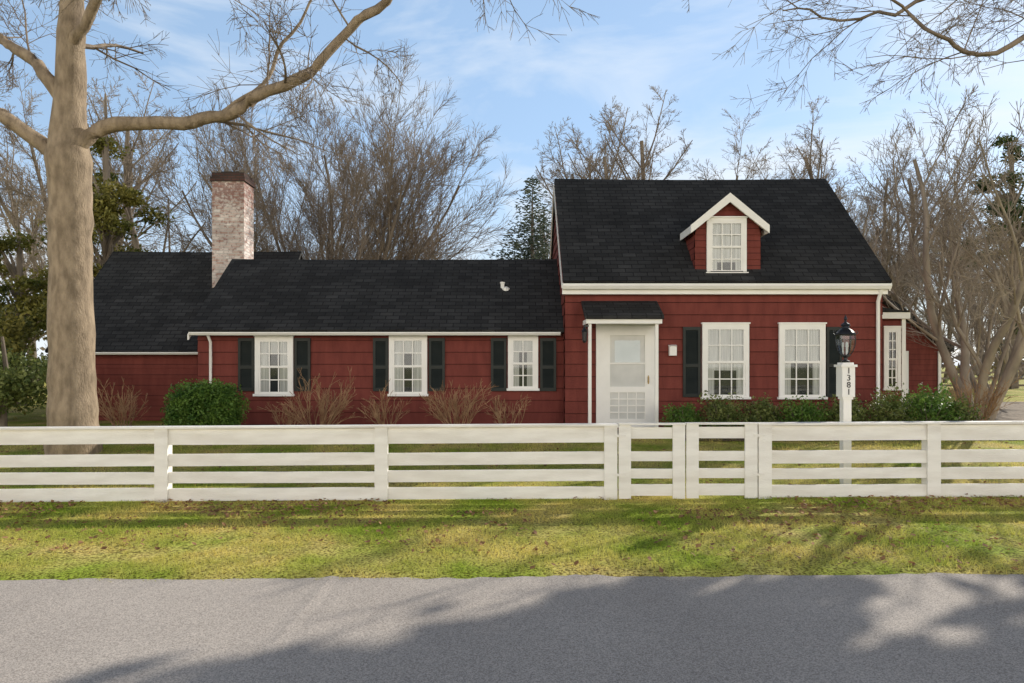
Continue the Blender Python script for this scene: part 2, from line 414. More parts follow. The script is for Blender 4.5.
window(hx(778),hx(824),hz(399),hz(324),MY,drape='blind',cur=.5)
shutter(hx(682.5),hx(700),hz(397),hz(327),MY); shutter(hx(825.5),hx(841),hz(397),hz(327),MY)
b=B(); dx0,dx1=1.953,2.93; zt=2.38; y=MY
b.prism([(1.78,y-.05,.22),(dx0,y-.05,.22),(dx0,y-.05,zt),(dx1,y-.05,zt),(dx1,y-.05,.22),(3.06,y-.05,.22),(3.06,y-.05,zt+.13),(1.78,y-.05,zt+.13)],(0,.05,0)); mk('door_frame',b,M['white'],house)
b=B()
s=.12; yy=y-.03
b.box(dx0,dx0+s,yy-.02,yy+.02,.28,zt); b.box(dx1-s,dx1,yy-.02,yy+.02,.28,zt)
for a,c in ((.28,.46),(1.02,1.14),(zt-.15,zt)): b.box(dx0+s,dx1-s,yy-.02,yy+.02,a,c)
xa,xb=dx0+s,dx1-s
for i in range(1,4):
    x=xa+(xb-xa)*i/4; b.box(x-.012,x+.012,yy-.012,yy+.006,.46,1.02)
for i in range(1,4):
    z=.46+.56*i/4; b.box(xa,xb,yy-.0125,yy+.0055,z-.012,z+.012)
b.box(xa,xb,yy-.012,yy+.006,1.62,1.65)
door=mk('door',b,M['white'],house)
b=B(); b.box(xa,xb,yy+.008,yy+.014,.46,1.02); mk('screen',b,M['screen'],door)
b=B(); b.box(xa,xb,yy+.008,yy+.014,1.14,zt-.15); mk('screen',b,M['screen'],door)
b=B()
b.box(xa+.1,xb-.1,yy+.0,yy+.0075,1.66,2.12); mk('pane',b,M['glass'],door)
b=B(); b.lathe(dx1-.05,yy-.03,[(.012,1.22),(.018,1.24),(.018,1.34),(.012,1.36)],10); b.box(dx1-.062,dx1-.038,yy-.03,yy-.018,1.2,1.38); mk('handle',b,M['brass'],door)
b=B(); b.box(1.6,3.2,13.75,14.47,.0,.24); b.box(1.75,3.05,13.45,13.75,.0,.19); mk('doorstep',b,M['stone'],house)
b=B()
b.prism([(1.47,13.78,2.60),(1.47,14.50,2.97),(1.47,14.50,2.90),(1.47,13.78,2.53)],(1.60,0,0)); hood=mk('door_hood',b,M['shingle'],house,uv=True)
b=B(); b.box(1.50,3.04,13.82,13.86,2.44,2.53)
for x in (1.50,3.01): b.box(x,x+.03,13.86,14.47,2.44,2.53)
mk('hood_frame',b,M['white'],hood)
for x in (1.55,2.91):
    b=B(); b.box(x,x+.065,13.87,13.935,.2,2.44); mk('hood_post',b,M['white'],hood)
b=B(); b.lathe(1.47,13.84,[(.02,2.05),(.045,2.09),(.055,2.27),(.07,2.28),(.02,2.37),(.01,2.42)],8); b.box(1.46,1.56,13.86,13.88,2.38,2.41); mk('wall_lantern',b,M['black'],house)
b=B(); b.box(3.32,3.47,14.38,14.48,1.80,2.0); b.prism([(3.31,14.36,2.0),(3.31,14.48,2.03),(3.31,14.48,2.0)],(.17,0,0)); mk('mailbox',b,M['white'],house)
# dormer
dx0,dx1,dc=3.88,5.27,4.575; dyf=14.5; pz=5.14; slope=.80
dorm=empty('dormer',(dc,14.5,3.5),parent=house)
b=B()
hw=(dx1-dx0)/2
zc=pz-hw*slope
siding(b,(dx0,dyf),(1,0),(0,-1),3.58,pz,lambda z:(0,2*hw) if z<=zc else ((z-zc)/(pz-zc)*hw,2*hw-(z-zc)/(pz-zc)*hw))
for x in (dx0,dx1):
    sg=-1 if x==dx0 else 1
    z=3.58
    while z<zc:
        zt_=min(z+SP,zc); y0_=dyf
        ya=14.24+(z-3.37)/.98; yb=14.24+(zt_-3.37)/.98
        b.quad((x+sg*.018,y0_,z),(x+sg*.018,max(ya,y0_)+.1,z),(x,max(yb,y0_)+.1,zt_),(x,y0_,zt_))
        z=zt_
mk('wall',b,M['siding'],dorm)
ov=.11; b=B(); yF=14.34
ez=pz-(hw+ov)*slope
for sg in (-1,1):
    xe=dc+sg*(hw+ov)
    yr_=14.24+(pz+.1-3.37)/.98+.3; ye_=14.24+(ez-3.37)/.98+.2
    p=[(xe,yF,ez),(dc,yF,pz),(dc,yr_,pz),(xe,ye_,ez)]
    b.prism(p,(0,0,.06))
mk('roof',b,M['shingle'],dorm,uv=True)
b=B()
xl,xr_=dc-(hw+ov+.02),dc+(hw+ov+.02)
b.prism([(xl,yF-.03,ez+.04),(dc,yF-.03,pz+.075),(xr_,yF-.03,ez+.04),(xr_,yF-.03,ez-.13),(dc,yF-.03,pz-.12),(xl,yF-.03,ez-.13)],(0,.03,0))
mk('gable_trim',b,M['white'],dorm)
for sg in (-1,1):
    xe=dc+sg*(hw+ov+.02); b=B()
    b.prism([(xe,yF,ez+.03),(xe-sg*.02,yF,ez+.03),(xe-sg*.02,yF,ez-.12),(xe,yF,ez-.12)],(0,.9,0))
    b.prism([(xe-sg*.03,yF,ez-.03),(dc,yF,pz-.03),(dc,yF,pz-.05),(xe-sg*.03,yF,ez-.05)],(0,.155,0))
    mk('soffit',b,M['white'],dorm)
window(hx(706),hx(745.5),hz(275),hz(218.5),MY,cols=3,rows=2,drape='blind',cur=.8)
b=B(); siding(b,(7.86,16.3),(1,0),(0,-1),.05,2.7,lambda z:(0,1.49)); siding(b,(9.35,16.3),(0,1),(1,0),.05,2.7,lambda z:(0,1.9)); mk('side_bay',b,M['siding'],house)
b=B(); b.prism([(7.86,16.15,2.70),(9.42,16.15,2.70),(9.42,18.3,2.70),(7.86,18.3,2.70)],(0,0,.15)); bt_=mk('bay_cornice',b,M['white'],house)
b=B(); b.box(9.28,9.37,16.25,16.4,.1,2.70); mk('corner_board',b,M['white'],house)
b=B(); b.prism([(7.86,16.12,2.852),(9.47,16.12,2.852),(7.86,16.12,3.1)],(0,2.1,0)); mk('bay_roof',b,M['shingle'],house,uv=True)
window(8.84,9.24,1.0,2.5,16.277,cols=2,rows=3,drape='none')

shed=empty('outbuilding',(17,34,.2),'small red outbuilding with dark gable roof and white trim','building')
b=B(); x0,x1,xc=14.5,21.3,17.6; YS=34; ZE=2.5; ZR=5.3
def extg(z):
    if z<=ZE: return (0,x1-x0)
    k=(z-ZE)/(ZR-ZE); return ((xc-x0)*k,(x1-x0)-(x1-xc)*k)
siding(b,(x0,YS),(1,0),(0,-1),.05,ZR,extg)
siding(b,(x1,YS),(0,1),(1,0),.05,ZE,lambda z:(0,7)); siding(b,(x0,YS+7),(0,-1),(-1,0),.05,ZE,lambda z:(0,7))
mk('wall',b,M['siding'],shed)
b=B()
b.prism([(x0-.4,YS-.5,ZE-.25),(xc,YS-.5,ZR),(x1+.4,YS-.5,ZE-.25),(x1+.4,YS-.5,ZE+.05),(xc,YS-.5,ZR+.34),(x0-.4,YS-.5,ZE+.05)],(0,8,0)); mk('roof',b,M['shingle'],shed,uv=True)
b=B(); b.box(x1-.12,x1+.02,YS-.08,YS-.025,.1,ZE-.2); mk('corner_board',b,M['white'],shed)
b=B(); b.box(19.35,19.7,YS-.08,YS-.024,.2,2.3); mk('door',b,M['white'],shed)

# ---------------------------------------------------------------- fence
FY=7.9
def fx(p): return (p-512)*FY/F
RZ=[(.01,.155),(.215,.345),(.41,.55),(.665,.845)]
def fence(x0,x1,posts,label):
    xc=(x0+x1)/2; root=empty('board_fence',(xc,FY,g(xc,FY)),label,'fence',group='white board fencing along the road')
    j=[x0]+[p for p in posts[1:-1]]+[x1]
    for k,(a,c) in enumerate(RZ):
        for q in range(len(j)-1):
            b=B(); xa,xb=j[q],j[q+1]
            da=random.uniform(-.008,.008); 
            ga,gc=g(xa,FY),g(xb,FY)
            za,zb=a+random.uniform(-.007,.007),c+random.uniform(-.004,.004)
            e=.002 if q else 0
            b.prism([(xa+e,FY,ga+za),(xb,FY,gc+za+da),(xb,FY,gc+zb+da),(xa+e,FY,ga+zb)],(0,.028,0))
            mk('rail',b,M['fence'],root)
    b=B(); b.prism([(x0,FY-.045,g(x0,FY)+.85),(x1,FY-.045,g(x1,FY)+.85),(x1,FY-.045,g(x1,FY)+.872),(x0,FY-.045,g(x0,FY)+.872)],(0,.16,0)); mk('cap_rail',b,M['fence'],root)
    for p in posts:
        gz=g(p,FY)
        b=B(); b.box(p-.075,p+.075,FY-.028,FY-.002,gz-.02,gz+.849); b.box(p-.055,p+.055,FY-.002,FY+.13,gz-.2,gz+.84); mk('post',b,M['fence'],root)
random.seed(8)
fence(-11.5,fx(617.5),[-11.3,-8.9,-6.45,fx(162),fx(381.5),fx(610.5)],'long white painted four-board fence with flat cap rail')
fence(fx(757.5),9.6,[fx(764.5),fx(933),7.35,9.5],'white painted four-board fence beside the lamp post')
def gate(x0,x1,label,hinge):
    gz=g((x0+x1)/2,FY); root=empty('gate',((x0+x1)/2,FY,gz),label,'gate',group='white board gates')
    for x in (x0,x1-.14):
        b=B(); b.box(x,x+.14,FY-.03,FY-.004,gz+.01,gz+.86); mk('stile',b,M['fence'],root)
    for a,c in ((.04,.17),(.24,.35),(.44,.55),(.70,.83)):
        b=B(); b.box(x0+.004,x1-.004,FY-.004,FY+.024,gz+a,gz+c); mk('rail',b,M['fence'],root)
    b=B(); b.box(x0-.004,x1+.004,FY-.045,FY+.05,gz+.861,gz+.88); mk('cap_rail',b,M['fence'],root)
    hxp=x0 if hinge<0 else x1
    for z in (.27,.72):
        b=B(); b.box(hxp-.05,hxp+.08,FY-.036,FY-.0305,gz+z,gz+z+.03); mk('hinge',b,M['fence'],root)
gate(fx(618.5),fx(684.5),'white board garden gate hung on the fence post',-1)
gate(fx(686),fx(756.5),'white board garden gate beside the lamp post',1)

# ---------------------------------------------------------------- lamp post
lx,ly=4.2,8.6; lg=g(lx,ly)
lamp=empty('lamp_post',(lx,ly,lg),'white square wooden lamp post with black lantern and house number','lamp')
b=B(); b.box(lx-.05,lx+.05,ly-.05,ly+.05,lg-.1,lg+1.10); b.box(lx-.08,lx+.08,ly-.08,ly+.08,lg+1.12,lg+1.50)
b.box(lx-.065,lx+.065,ly-.065,ly+.065,lg+1.09,lg+1.13)
b.box(lx-.10,lx+.10,ly-.10,ly+.10,lg+1.495,lg+1.525); b.box(lx-.07,lx+.07,ly-.07,ly+.07,lg+1.52,lg+1.55)
mk('post',b,M['white'],lamp)
def text(s,size,loc,mat,parent,name):
    cu=bpy.data.curves.new('t','FONT'); cu.body=s; cu.size=size; cu.extrude=.003; cu.align_x='CENTER'; cu.align_y='CENTER'
    o=bpy.data.objects.new('tmp',cu); col.objects.link(o); bpy.context.view_layer.update()
    me=bpy.data.meshes.new_from_object(o.evaluated_get(bpy.context.evaluated_depsgraph_get())); bpy.data.objects.remove(o)
    me.materials.clear(); me.materials.append(mat)
    me.transform(Matrix.Rotation(R(90),4,'X'))
    q=bpy.data.objects.new(name,me); attach(q,parent,loc); return q
for i,ch_ in enumerate('1381'):
    text(ch_,.105,(lx,ly-.084,lg+1.445-.088*i),M['black'],lamp,'house_number')
b=B(); z=lg+1.55
b.lathe(lx,ly,[(.05,z),(.055,z+.02),(.022,z+.035),(.022,z+.06),(.045,z+.075),(.06,z+.09),(.06,z+.10)],12)
prof=[(.055,.095),(.088,.15),(.108,.22),(.114,.29),(.108,.345)]
for k in range(6):
    an=math.pi/3*k+math.pi/6; c_,s_=math.cos(an),math.sin(an)
    b.tube([Vector((lx+r_*c_,ly+r_*s_,z+h_)) for r_,h_ in prof],[.006]*5,5)
    b.tube([Vector((lx+.108*c_,ly+.108*s_,z+.345)),Vector((lx+.14*c_,ly+.14*s_,z+.37)),Vector((lx+.128*c_,ly+.128*s_,z+.40)),Vector((lx+.11*c_,ly+.11*s_,z+.385))],[.007,.006,.005,.003],4)
b.lathe(lx,ly,[(.114,z+.340),(.122,z+.352),(.112,z+.375),(.08,z+.41),(.05,z+.43),(.042,z+.455),(.058,z+.465),(.05,z+.485),(.02,z+.505),(.012,z+.53),(.022,z+.545),(.016,z+.565),(.003,z+.60)],12)
lan=mk('lantern',b,M['black'],lamp)
b=B()
for k in range(6):
    a1=math.pi/3*k+math.pi/6; a2=a1+math.pi/3
    for (r0,h0),(r1_,h1) in zip(prof[:-1],prof[1:]):
        r0*=.96; r1_*=.96
        b.quad((lx+r0*math.cos(a1),ly+r0*math.sin(a1),z+h0),(lx+r0*math.cos(a2),ly+r0*math.sin(a2),z+h0),(lx+r1_*math.cos(a2),ly+r1_*math.sin(a2),z+h1),(lx+r1_*math.cos(a1),ly+r1_*math.sin(a1),z+h1))
mk('glass',b,M['glass'],lan)
b=B()
for k in range(3):
    an=2.1*k+.4; bx_,by_=lx+.03*math.cos(an),ly+.03*math.sin(an)
    b.lathe(bx_,by_,[(.009,z+.10),(.009,z+.19),(.014,z+.20),(.012,z+.24),(.003,z+.26)],7)
mk('bulb',b,M['white'],lan)

# ---------------------------------------------------------------- vegetation
def rv(rg): 
    while True:
        v=Vector((rg.uniform(-1,1),rg.uniform(-1,1),rg.uniform(-1,1)))
        if .05<v.length<1: return v.normalized()
SID=[10,7,5,4,3,3]
SEG=[9,7,6,4,3,2]
def grow(T,p,d,L,r,lev,c,rg):
    n_=SEG[min(lev,5)]; pts=[p.copy()]; rad=[r]; dirs=[d.copy()]
    up=c['up'][min(lev,len(c['up'])-1)]; wig=c['wig']
    end=c.get('end',.35)
    for i in range(n_):
        d=(d+rv(rg)*wig+Vector((0,0,up))).normalized()
        p=p+d*(L/n_); pts.append(p.copy()); rad.append(max(c['rmin']*.7,r*(1-(1-end)*(i+1)/n_))); dirs.append(d.copy())
    T[0 if lev<2 else 1].tube(pts,rad,SID[min(lev,5)])
    if lev>=c['max']: return
    nc=c['nc'][lev]; st=c['st'][min(lev,len(c['st'])-1)]
    for k in range(nc):
        tt=st+(1-st)*(k+rg.random())/nc
        i=min(int(tt*n_),n_); q=pts[i]; dd=dirs[i]
        ax=dd.cross(rv(rg)); 
        if ax.length<.01: continue
        ang=R(rg.uniform(*c['ang'])); nd=Matrix.Rotation(ang,3,ax.normalized())@dd
        nL=L*c['lr']*rg.uniform(.7,1.15)*(1.15-.5*tt)
        grow(T,q,nd,nL,max(c['rmin'],rad[i]*c['rr']*rg.uniform(.75,1)),lev+1,c,rg)
def mktree(name,T,mt,mc,base,label,cat='tree',**kw):
    root=empty(name,base,label,cat,**kw)
    if T[0].v: mk('trunk',T[0],mt,root,origin=base,smooth=True)
    if T[1].v: mk('crown',T[1],mc,root,origin=base)
    return root
def copytree(root,loc,rz,sc,label=None,group=None):
    n=root.copy(); n.location=loc; n.rotation_euler=(0,0,rz); n.scale=(sc,sc,sc)
    col.objects.link(n)
    if label: n['label']=label
    if group: n['group']=group
    for c_ in root.children:
        k=c_.copy(); k.parent=n; col.objects.link(k)
    return n
def cfg(**k):
    c=dict(up=[.02,.05,.05,.03],wig=.12,rmin=.006,max=4,nc=[9,7,7,6],st=[.35,.2,.15],ang=(25,55),lr=.62,rr=.6); c.update(k); return c

rg=random.Random(11); Y=11.6; s=Y/F
def tp(px,py,dy=0): return Vector(((px-512)*s,Y+dy,1.6+(365-py)*s))
T=[B(),B()]
def limb(pp,rr,sides=10,kids=0,L=1.6,c=None,lev=2,st=.2,bias=None,wob_=.02):
    P=[];Rr=[]
    n_=len(pp)
    for i in range(n_-1):
        p0=pp[max(i-1,0)];p1=pp[i];p2=pp[i+1];p3=pp[min(i+2,n_-1)]
        for k in range(5):
            u=k/5
            q=.5*((2*p1)+(p2-p0)*u+(2*p0-5*p1+4*p2-p3)*u*u+(3*p1-p0-3*p2+p3)*u**3)
            wob=Vector((noise.noise(q*1.7),noise.noise(q*1.7+Vector((9,0,0))),noise.noise(q*2.1+Vector((0,5,0)))))*wob_
            P.append(q+wob); Rr.append((rr[i]*(1-u)+rr[i+1]*u)*(1+.12*noise.noise(q*3.3)))
    P.append(pp[-1]);Rr.append(rr[-1])
    T[0].tube(P,Rr,sides)
    for k in range(kids):
        i=int(len(P)*(st+(1-st)*(k+rg.random())/kids)); i=min(i,len(P)-2)
        d=(P[i+1]-P[i]).normalized(); v=rv(rg)
        if bias: v=(v+bias).normalized()
        nd=(d*.55+v*.9).normalized()
        grow(T,P[i],nd,L*rg.uniform(.6,1.3),max(.010,Rr[i]*.32*rg.uniform(.6,1)),lev,c,rg)
cT=cfg(up=[0,.0,-.01,-.02,-.05],wig=.2,max=5,nc=[6,6,5,5,4],rmin=.005,lr=.62)
limb([tp(74,462),tp(74,452),tp(73,440),tp(73,425),tp(72,380),tp(71,300),tp(70,220),tp(69,160),tp(70,90),tp(72,20),tp(74,-60),tp(85,-160)],[.50,.44,.40,.385,.36,.34,.325,.33,.24,.20,.16,.11],20,6,2.2,cT,2,.75)
limb([tp(72,155),tp(98,132),tp(130,125),tp(180,120),tp(225,110),tp(270,92),tp(310,70),tp(342,36),tp(385,-2),tp(440,-38,-.4),tp(520,-70,-.8),tp(600,-90,-1.2)],[.14,.13,.12,.11,.10,.095,.09,.08,.075,.065,.05,.03],10,12,1.7,cT,2,.3,wob_=.12)
limb([tp(220,108),tp(255,75,.3),tp(275,30,.5),tp(300,-30,.8)],[.04,.035,.03,.02],7,5,1.2,cT,3,.3,wob_=.1)
limb([tp(68,165),tp(40,142),tp(0,112,-.2),tp(-60,85,-.4),tp(-150,60,-.5)],[.15,.13,.11,.09,.06],10,6,1.5,cT,2,.4,wob_=.08)
limb([tp(68,105),tp(45,75),tp(5,42,.2),tp(-50,10,.4),tp(-120,-40)],[.14,.11,.09,.08,.05],10,6,1.5,cT,2,.4,wob_=.08)
limb([tp(72,60),tp(110,5,-.3),tp(170,-40,-.6),tp(260,-60,-1),tp(350,-70,-1.4)],[.10,.08,.06,.05,.03],9,11,1.7,cT,2,.3,Vector((0,0,-.6)),wob_=.1)
limb([tp(72,20),tp(50,-60,.8),tp(10,-140,1.5)],[.12,.10,.07],8,6,2.2,cT,2,.3)
limb([tp(440,-38,-.4),tp(470,-20,-.3),tp(500,-10,-.5),tp(550,-8,-.7)],[.04,.03,.022,.012],6,8,1.0,cT,3,.2,Vector((0,0,-.4)))
mktree('bare_tree',T,M['bark'],M['bark5'],(-7.45,11.6,.1),'large bare deciduous tree with pale smooth trunk on the front lawn')

rg=random.Random(5); T=[B(),B()]
V=Vector
cR=cfg(up=[0,.0,-.01,-.02,-.05],wig=.2,max=5,nc=[6,5,4,4,4],rmin=.004,lr=.62,rr=.5)
limb([V((11,9,0)),V((11,9,.4)),V((11,9,2)),V((10.9,9,4)),V((10.7,9.1,6)),V((10.6,9.3,9))],[.45,.34,.3,.28,.25,.15],12,0)
limb([V((10.9,9,4.4)),V((9.6,9.1,5.6)),V((8.3,9.2,6.1)),V((7.2,9.3,6.15)),V((6.2,9.3,5.9)),V((5.4,9.2,6.3)),V((4.4,9.1,6.9))],[.10,.07,.05,.04,.03,.022,.010],8,11,1.5,cR,2,.25,wob_=.15)
limb([V((10.8,9,5.6)),V((9.4,9.4,6.6)),V((8.2,10,7.2)),V((6.8,10.4,7.3)),V((5.4,10.6,7.0)),V((4.2,10.6,7.1))],[.09,.07,.05,.035,.022,.010],8,10,1.6,cR,2,.25,V((-.3,0,-.2)),wob_=.15)
mktree('bare_tree',T,M['bark5'],M['bark5'],(11,9,.08),'bare tree with long drooping limbs beside the driveway')

def gen(seed,H,c,stems=1,r=.2,spread=.3):
    rg=random.Random(seed); T=[B(),B()]
    for k in range(stems):
        an=2*math.pi*(k+rg.random()*.5)/stems; sp_=spread*rg.uniform(.5,1.15)
        if stems==1: d=V((0,0,1)); p=V((0,0,-.2))
        else: d=V((math.cos(an)*sp_,math.sin(an)*sp_,1)).normalized(); p=V((math.cos(an)*.12,math.sin(an)*.12,-.2))
        grow(T,p,d,H*(.72 if stems==1 else .6)*rg.uniform(.9,1.1),r*rg.uniform(.8,1.1),0,c,rg)
    return T
def place(T,loc,label,mt,mc,rz=0,sc=1,name='bare_tree',**kw):
    root=empty(name,loc,label,'tree',**kw)
    if T[0].v:
        o=mk('trunk',T[0],mt,root,origin=(0,0,0),smooth=True); o.location=(0,0,0)
    o=mk('crown',T[1],mc,root,origin=(0,0,0)); o.location=(0,0,0)
    root.rotation_euler=(0,0,rz); root.scale=(sc,sc,sc)
    return root
G1='bare winter trees behind the cottage'
cA=cfg(nc=[9,8,7,5],up=[.03,.06,.03,.02],ang=(15,40),lr=.58,rmin=.006,st=[.15,.12,.10],wig=.12,rr=.5)
tA=place(gen(21,14,cA,11,.09,.52),(-7.2,27,.2),'wide vase-shaped bare tree with many fine upright branches',M['bark2'],M['bark3'],group=G1,sc=1.2)
cB=cfg(nc=[16,8,7,5],up=[.02,.06,.03,.0],ang=(25,55),lr=.46,rmin=.008,st=[.22,.15,.12],rr=.5,wig=.14)
tB=place(gen(22,16,cB,1,.18),(2.2,36,.2),'tall bare tree rising behind the cottage roof',M['bark2'],M['bark3'],group=G1,sc=1.2)
tC=place(gen(23,16,cfg(nc=[13,8,7,5],up=[.02,.06,.03,.0],ang=(25,52),lr=.46,rmin=.008,st=[.22,.15,.12],rr=.5,wig=.14),2,.15,.2),(5.4,38,.2),'tall twin-stemmed bare tree behind the cottage roof',M['bark2'],M['bark3'],group=G1,sc=1.3)
cD=cfg(nc=[6,6,5,4],up=[.04,.04,.03,.01],ang=(20,48),lr=.58,rmin=.006,wig=.16,st=[.3,.2,.15],rr=.55)
tD=place(gen(24,9.6,cD,5,.10,.5),(11.2,16.4,.2),'multi-stemmed bare ornamental tree with pale grey bark',M['bark4'],M['bark4'],name='bare_tree',sc=1.15)
L2='tall bare tree in the wood behind the cottage'
for i,(src,x,y,sc) in enumerate([(tB,-19.5,32,1.25),(tC,-25,38,1.4),(tC,-10.5,50,1.0),(tA,17,50,1.3),(tB,20,42,1.5),(tB,9.6,40,1.42),(tC,12.6,43,1.35),(tB,27,48,1.5),(tA,-2.8,62,1.1),(tB,-17,48,1.25),(tC,34,54,1.4),(tA,25,54,1.35),(tB,-32,46,1.4),(tB,-14.6,28,1.05),(tC,24.5,44,1.4),(tB,3.2,62,1.3),(tB,7.0,37,1.25),(tD,20.5,29,1.05),(tD,16.6,24,.85),(tB,29,42,1.2)]):
    copytree(src,(x,y,.2),i*1.7+.4,sc,L2,G1)

def leaves(b,cx,cy,cz,rx,ry,rz_,n_,size,rg,shell=.5,lump=.35,zmin=None):
    sd=rg.uniform(0,99)
    for _ in range(n_):
        v=rv(rg); k=(shell+(1-shell)*rg.random())
        k*=1+lump*noise.noise(v*2.2+V((sd,0,0)))*1.6
        p=V((cx+v.x*rx*k,cy+v.y*ry*k,cz+v.z*rz_*k))
        if zmin is not None and p.z<zmin: continue
        a=rv(rg)
        u=a.cross(rv(rg))
        if u.length<.05: continue
        u.normalize(); w=a.cross(u); L=size*rg.uniform(.6,1.3)
        b.quad(p-u*L*.5,p+w*L*.28,p+u*L*.5,p-w*L*.28)
def shrub(name,x,y,rx,ry,h,n_,size,mat,label,seed,lump=.35,group=None):
    rg=random.Random(seed); z=g(x,y); root=empty(name,(x,y,z),label,'shrub')
    if group: root['group']=group
    b=B(); leaves(b,x,y,z+h*.52,rx,ry,h*.5,n_,size,rg,.35,lump,zmin=z+.02)
    mk('foliage',b,mat,root)
    b=B()
    for k in range(14):
        an=rg.uniform(0,6.3); e=V((x+rx*.7*math.cos(an),y+ry*.7*math.sin(an),z+h*rg.uniform(.5,.9)))
        m_=V((x+rx*.25*math.cos(an),y+ry*.25*math.sin(an),z+h*.3)); b.tube([V((x,y,z-.05)),m_,e],[.015,.01,.004],4)
    mk('stem',b,M['bark2'],root)
def twigshrub(x,y,w,h,n_,seed,label,mat='redtwig'):
    rg=random.Random(seed); z=g(x,y); root=empty('bare_shrub',(x,y,z),label,'shrub',group='bare twiggy shrubs along the house wall')
    T=[B(),B()]
    c=cfg(up=[.0,.01,.02],wig=.16,max=2,nc=[4,3],st=[.3,.2],ang=(14,40),lr=.5,rmin=.0045,rr=.6,end=.45)
    for k in range(n_):
        an=rg.uniform(0,6.3); q=rg.random()**.6*w/h
        d=V((math.cos(an)*q,math.sin(an)*q*.7,1)).normalized()
        grow(T,V((x+math.cos(an)*.08,y+math.sin(an)*.08,z-.03)),d,h*rg.uniform(.7,1.15),.010,0,c,rg)
    T[0].f += [tuple(i+len(T[0].v) for i in f) for f in T[1].f]; T[0].v += T[1].v
    mk('branches',T[0],M[mat],root)
def HX(px,y): return (px-512)*y/F
rgx=random.Random(4); bx,by=HX(205,13.3),13.3; bz=g(bx,by)
root=empty('evergreen_shrub',(bx,by,bz),'dense rounded green boxwood shrub against the red wall','shrub')
b=B()
for (ox,oz,rx,rh,n_) in ((-.40,.52,.38,.50,5500),(.38,.55,.38,.50,5500),(0,.5,.55,.5,5000),(-.1,.85,.5,.28,2500),(.2,.88,.45,.25,2500)):
    leaves(b,bx+ox,by,bz+oz,rx,.5,rh,n_,.055,rgx,.5,.3,zmin=bz+.02)
mk('foliage',b,M['leafbox'],root)
b=B()
for k in range(10):
    b.tube([V((bx,by,bz-.05)),V((bx+rgx.uniform(-.4,.4),by+rgx.uniform(-.2,.2),bz+.7))],[.02,.006],4)
mk('stem',b,M['bark2'],root)
for i,(px,w,h,n_) in enumerate([(122,.5,1.0,18),(318,.9,1.1,26),(388,.4,.85,14),(458,.75,1.05,24),(508,.4,.75,12),(290,.4,.6,9),(975,.6,1.1,22)]):
    twigshrub(HX(px,13.7) if px<900 else HX(px,14.5),13.7 if px<900 else 14.5,w,h,n_,40+i,'bare tan-brown twiggy shrub in the mulch bed')
GS='low evergreen shrubs under the front windows'
for i,(px,y,w,h,n_) in enumerate([(684,13.6,.40,.62,2600),(722,13.5,.45,.78,3200),(762,13.6,.45,.74,3000),(803,13.4,.48,.76,3200),(846,13.5,.48,.78,3200),(890,13.4,.5,.85,3600),(928,13.3,.62,.95,4600),(955,13.4,.42,.75,2400)]):
    shrub('evergreen_shrub',HX(px,y),y,w,.40,h,n_,.06,M['leafshrub'] if i%3 else M['leafbox'],'low evergreen shrub in the bed under the windows' if px<870 else 'leafy dark green shrub at the house corner',100+i,.6,group=GS)

def leaftree(x,y,H,R_,zc,n_,size,mat,label,seed,trunk_r=.2,name='evergreen_tree',clumps=26,fill=1.,lo_=.28,hi_=.48,qlo=.35,lump=.4,taper=0):
    rg=random.Random(seed); z=.2; root=empty(name,(x,y,z),label,'tree')
    b=B(); b2=B(); rz_=(H-zc)
    b2.tube([V((x,y,z-.2)),V((x,y,z+1)),V((x+.1,y,zc)),V((x,y,H*.92))],[trunk_r*1.3,trunk_r,trunk_r*.7,.03],9)
    per=n_//clumps
    for k in range(clumps):
        v=rv(rg); q=rg.uniform(qlo,.85)*fill; kx=1-taper*(v.z*q)
        c_=V((x+v.x*R_*q*kx,y+v.y*R_*q*kx,zc+v.z*rz_*q))
        b2.tube([V((x,y,max(z+1,c_.z-R_*.6))),(V((x,y,c_.z-R_*.3))+c_)/2,c_],[trunk_r*.35,trunk_r*.2,.02],5)
        rr=R_*rg.uniform(lo_,hi_)*(1-.4*taper*max(v.z,0)); leaves(b,c_.x,c_.y,c_.z,rr,rr,rr*(.75 if not taper else .5),per,size,rg,.3,lump)
    mk('trunk',b2,M['bark2'],root); mk('crown',b,mat,root)
leaftree(16.3,13.4,16.2,4.4,11.0,66000,.46,M['leafdark'],'tall broadleaf evergreen tree beside the driveway',7,.35,clumps=220,hi_=.30,lo_=.24,qlo=.3,lump=.15)
leaftree(-12.5,21.0,10.8,2.0,5.2,24000,.12,M['leafholly'],'tall magnolia with layered glossy golden and green leaves',8,.2,clumps=64,lo_=.22,hi_=.38,taper=.55)
leaftree(-17.0,23.5,7.2,1.9,3.8,10000,.15,M['leafholly'],'bushy magnolia with glossy golden leaves',18,.2,clumps=30,taper=.4)
leaftree(-10.9,14.6,2.4,1.2,1.4,7000,.10,M['leafshrub'],'bushy evergreen beside the pale tree trunk',9,.08,clumps=18,name='evergreen_shrub')
leaftree(-13.4,16.5,3.6,1.9,1.9,12000,.12,M['leafholly'],'bushy evergreen with golden brown leaves',10,.1,clumps=22,name='evergreen_shrub')
leaftree(30,41,17,3.0,9,14000,.22,M['leafdark'],'tall dark evergreen at the edge of the wood',12,.3,clumps=60,lo_=.2,hi_=.36,taper=.5)

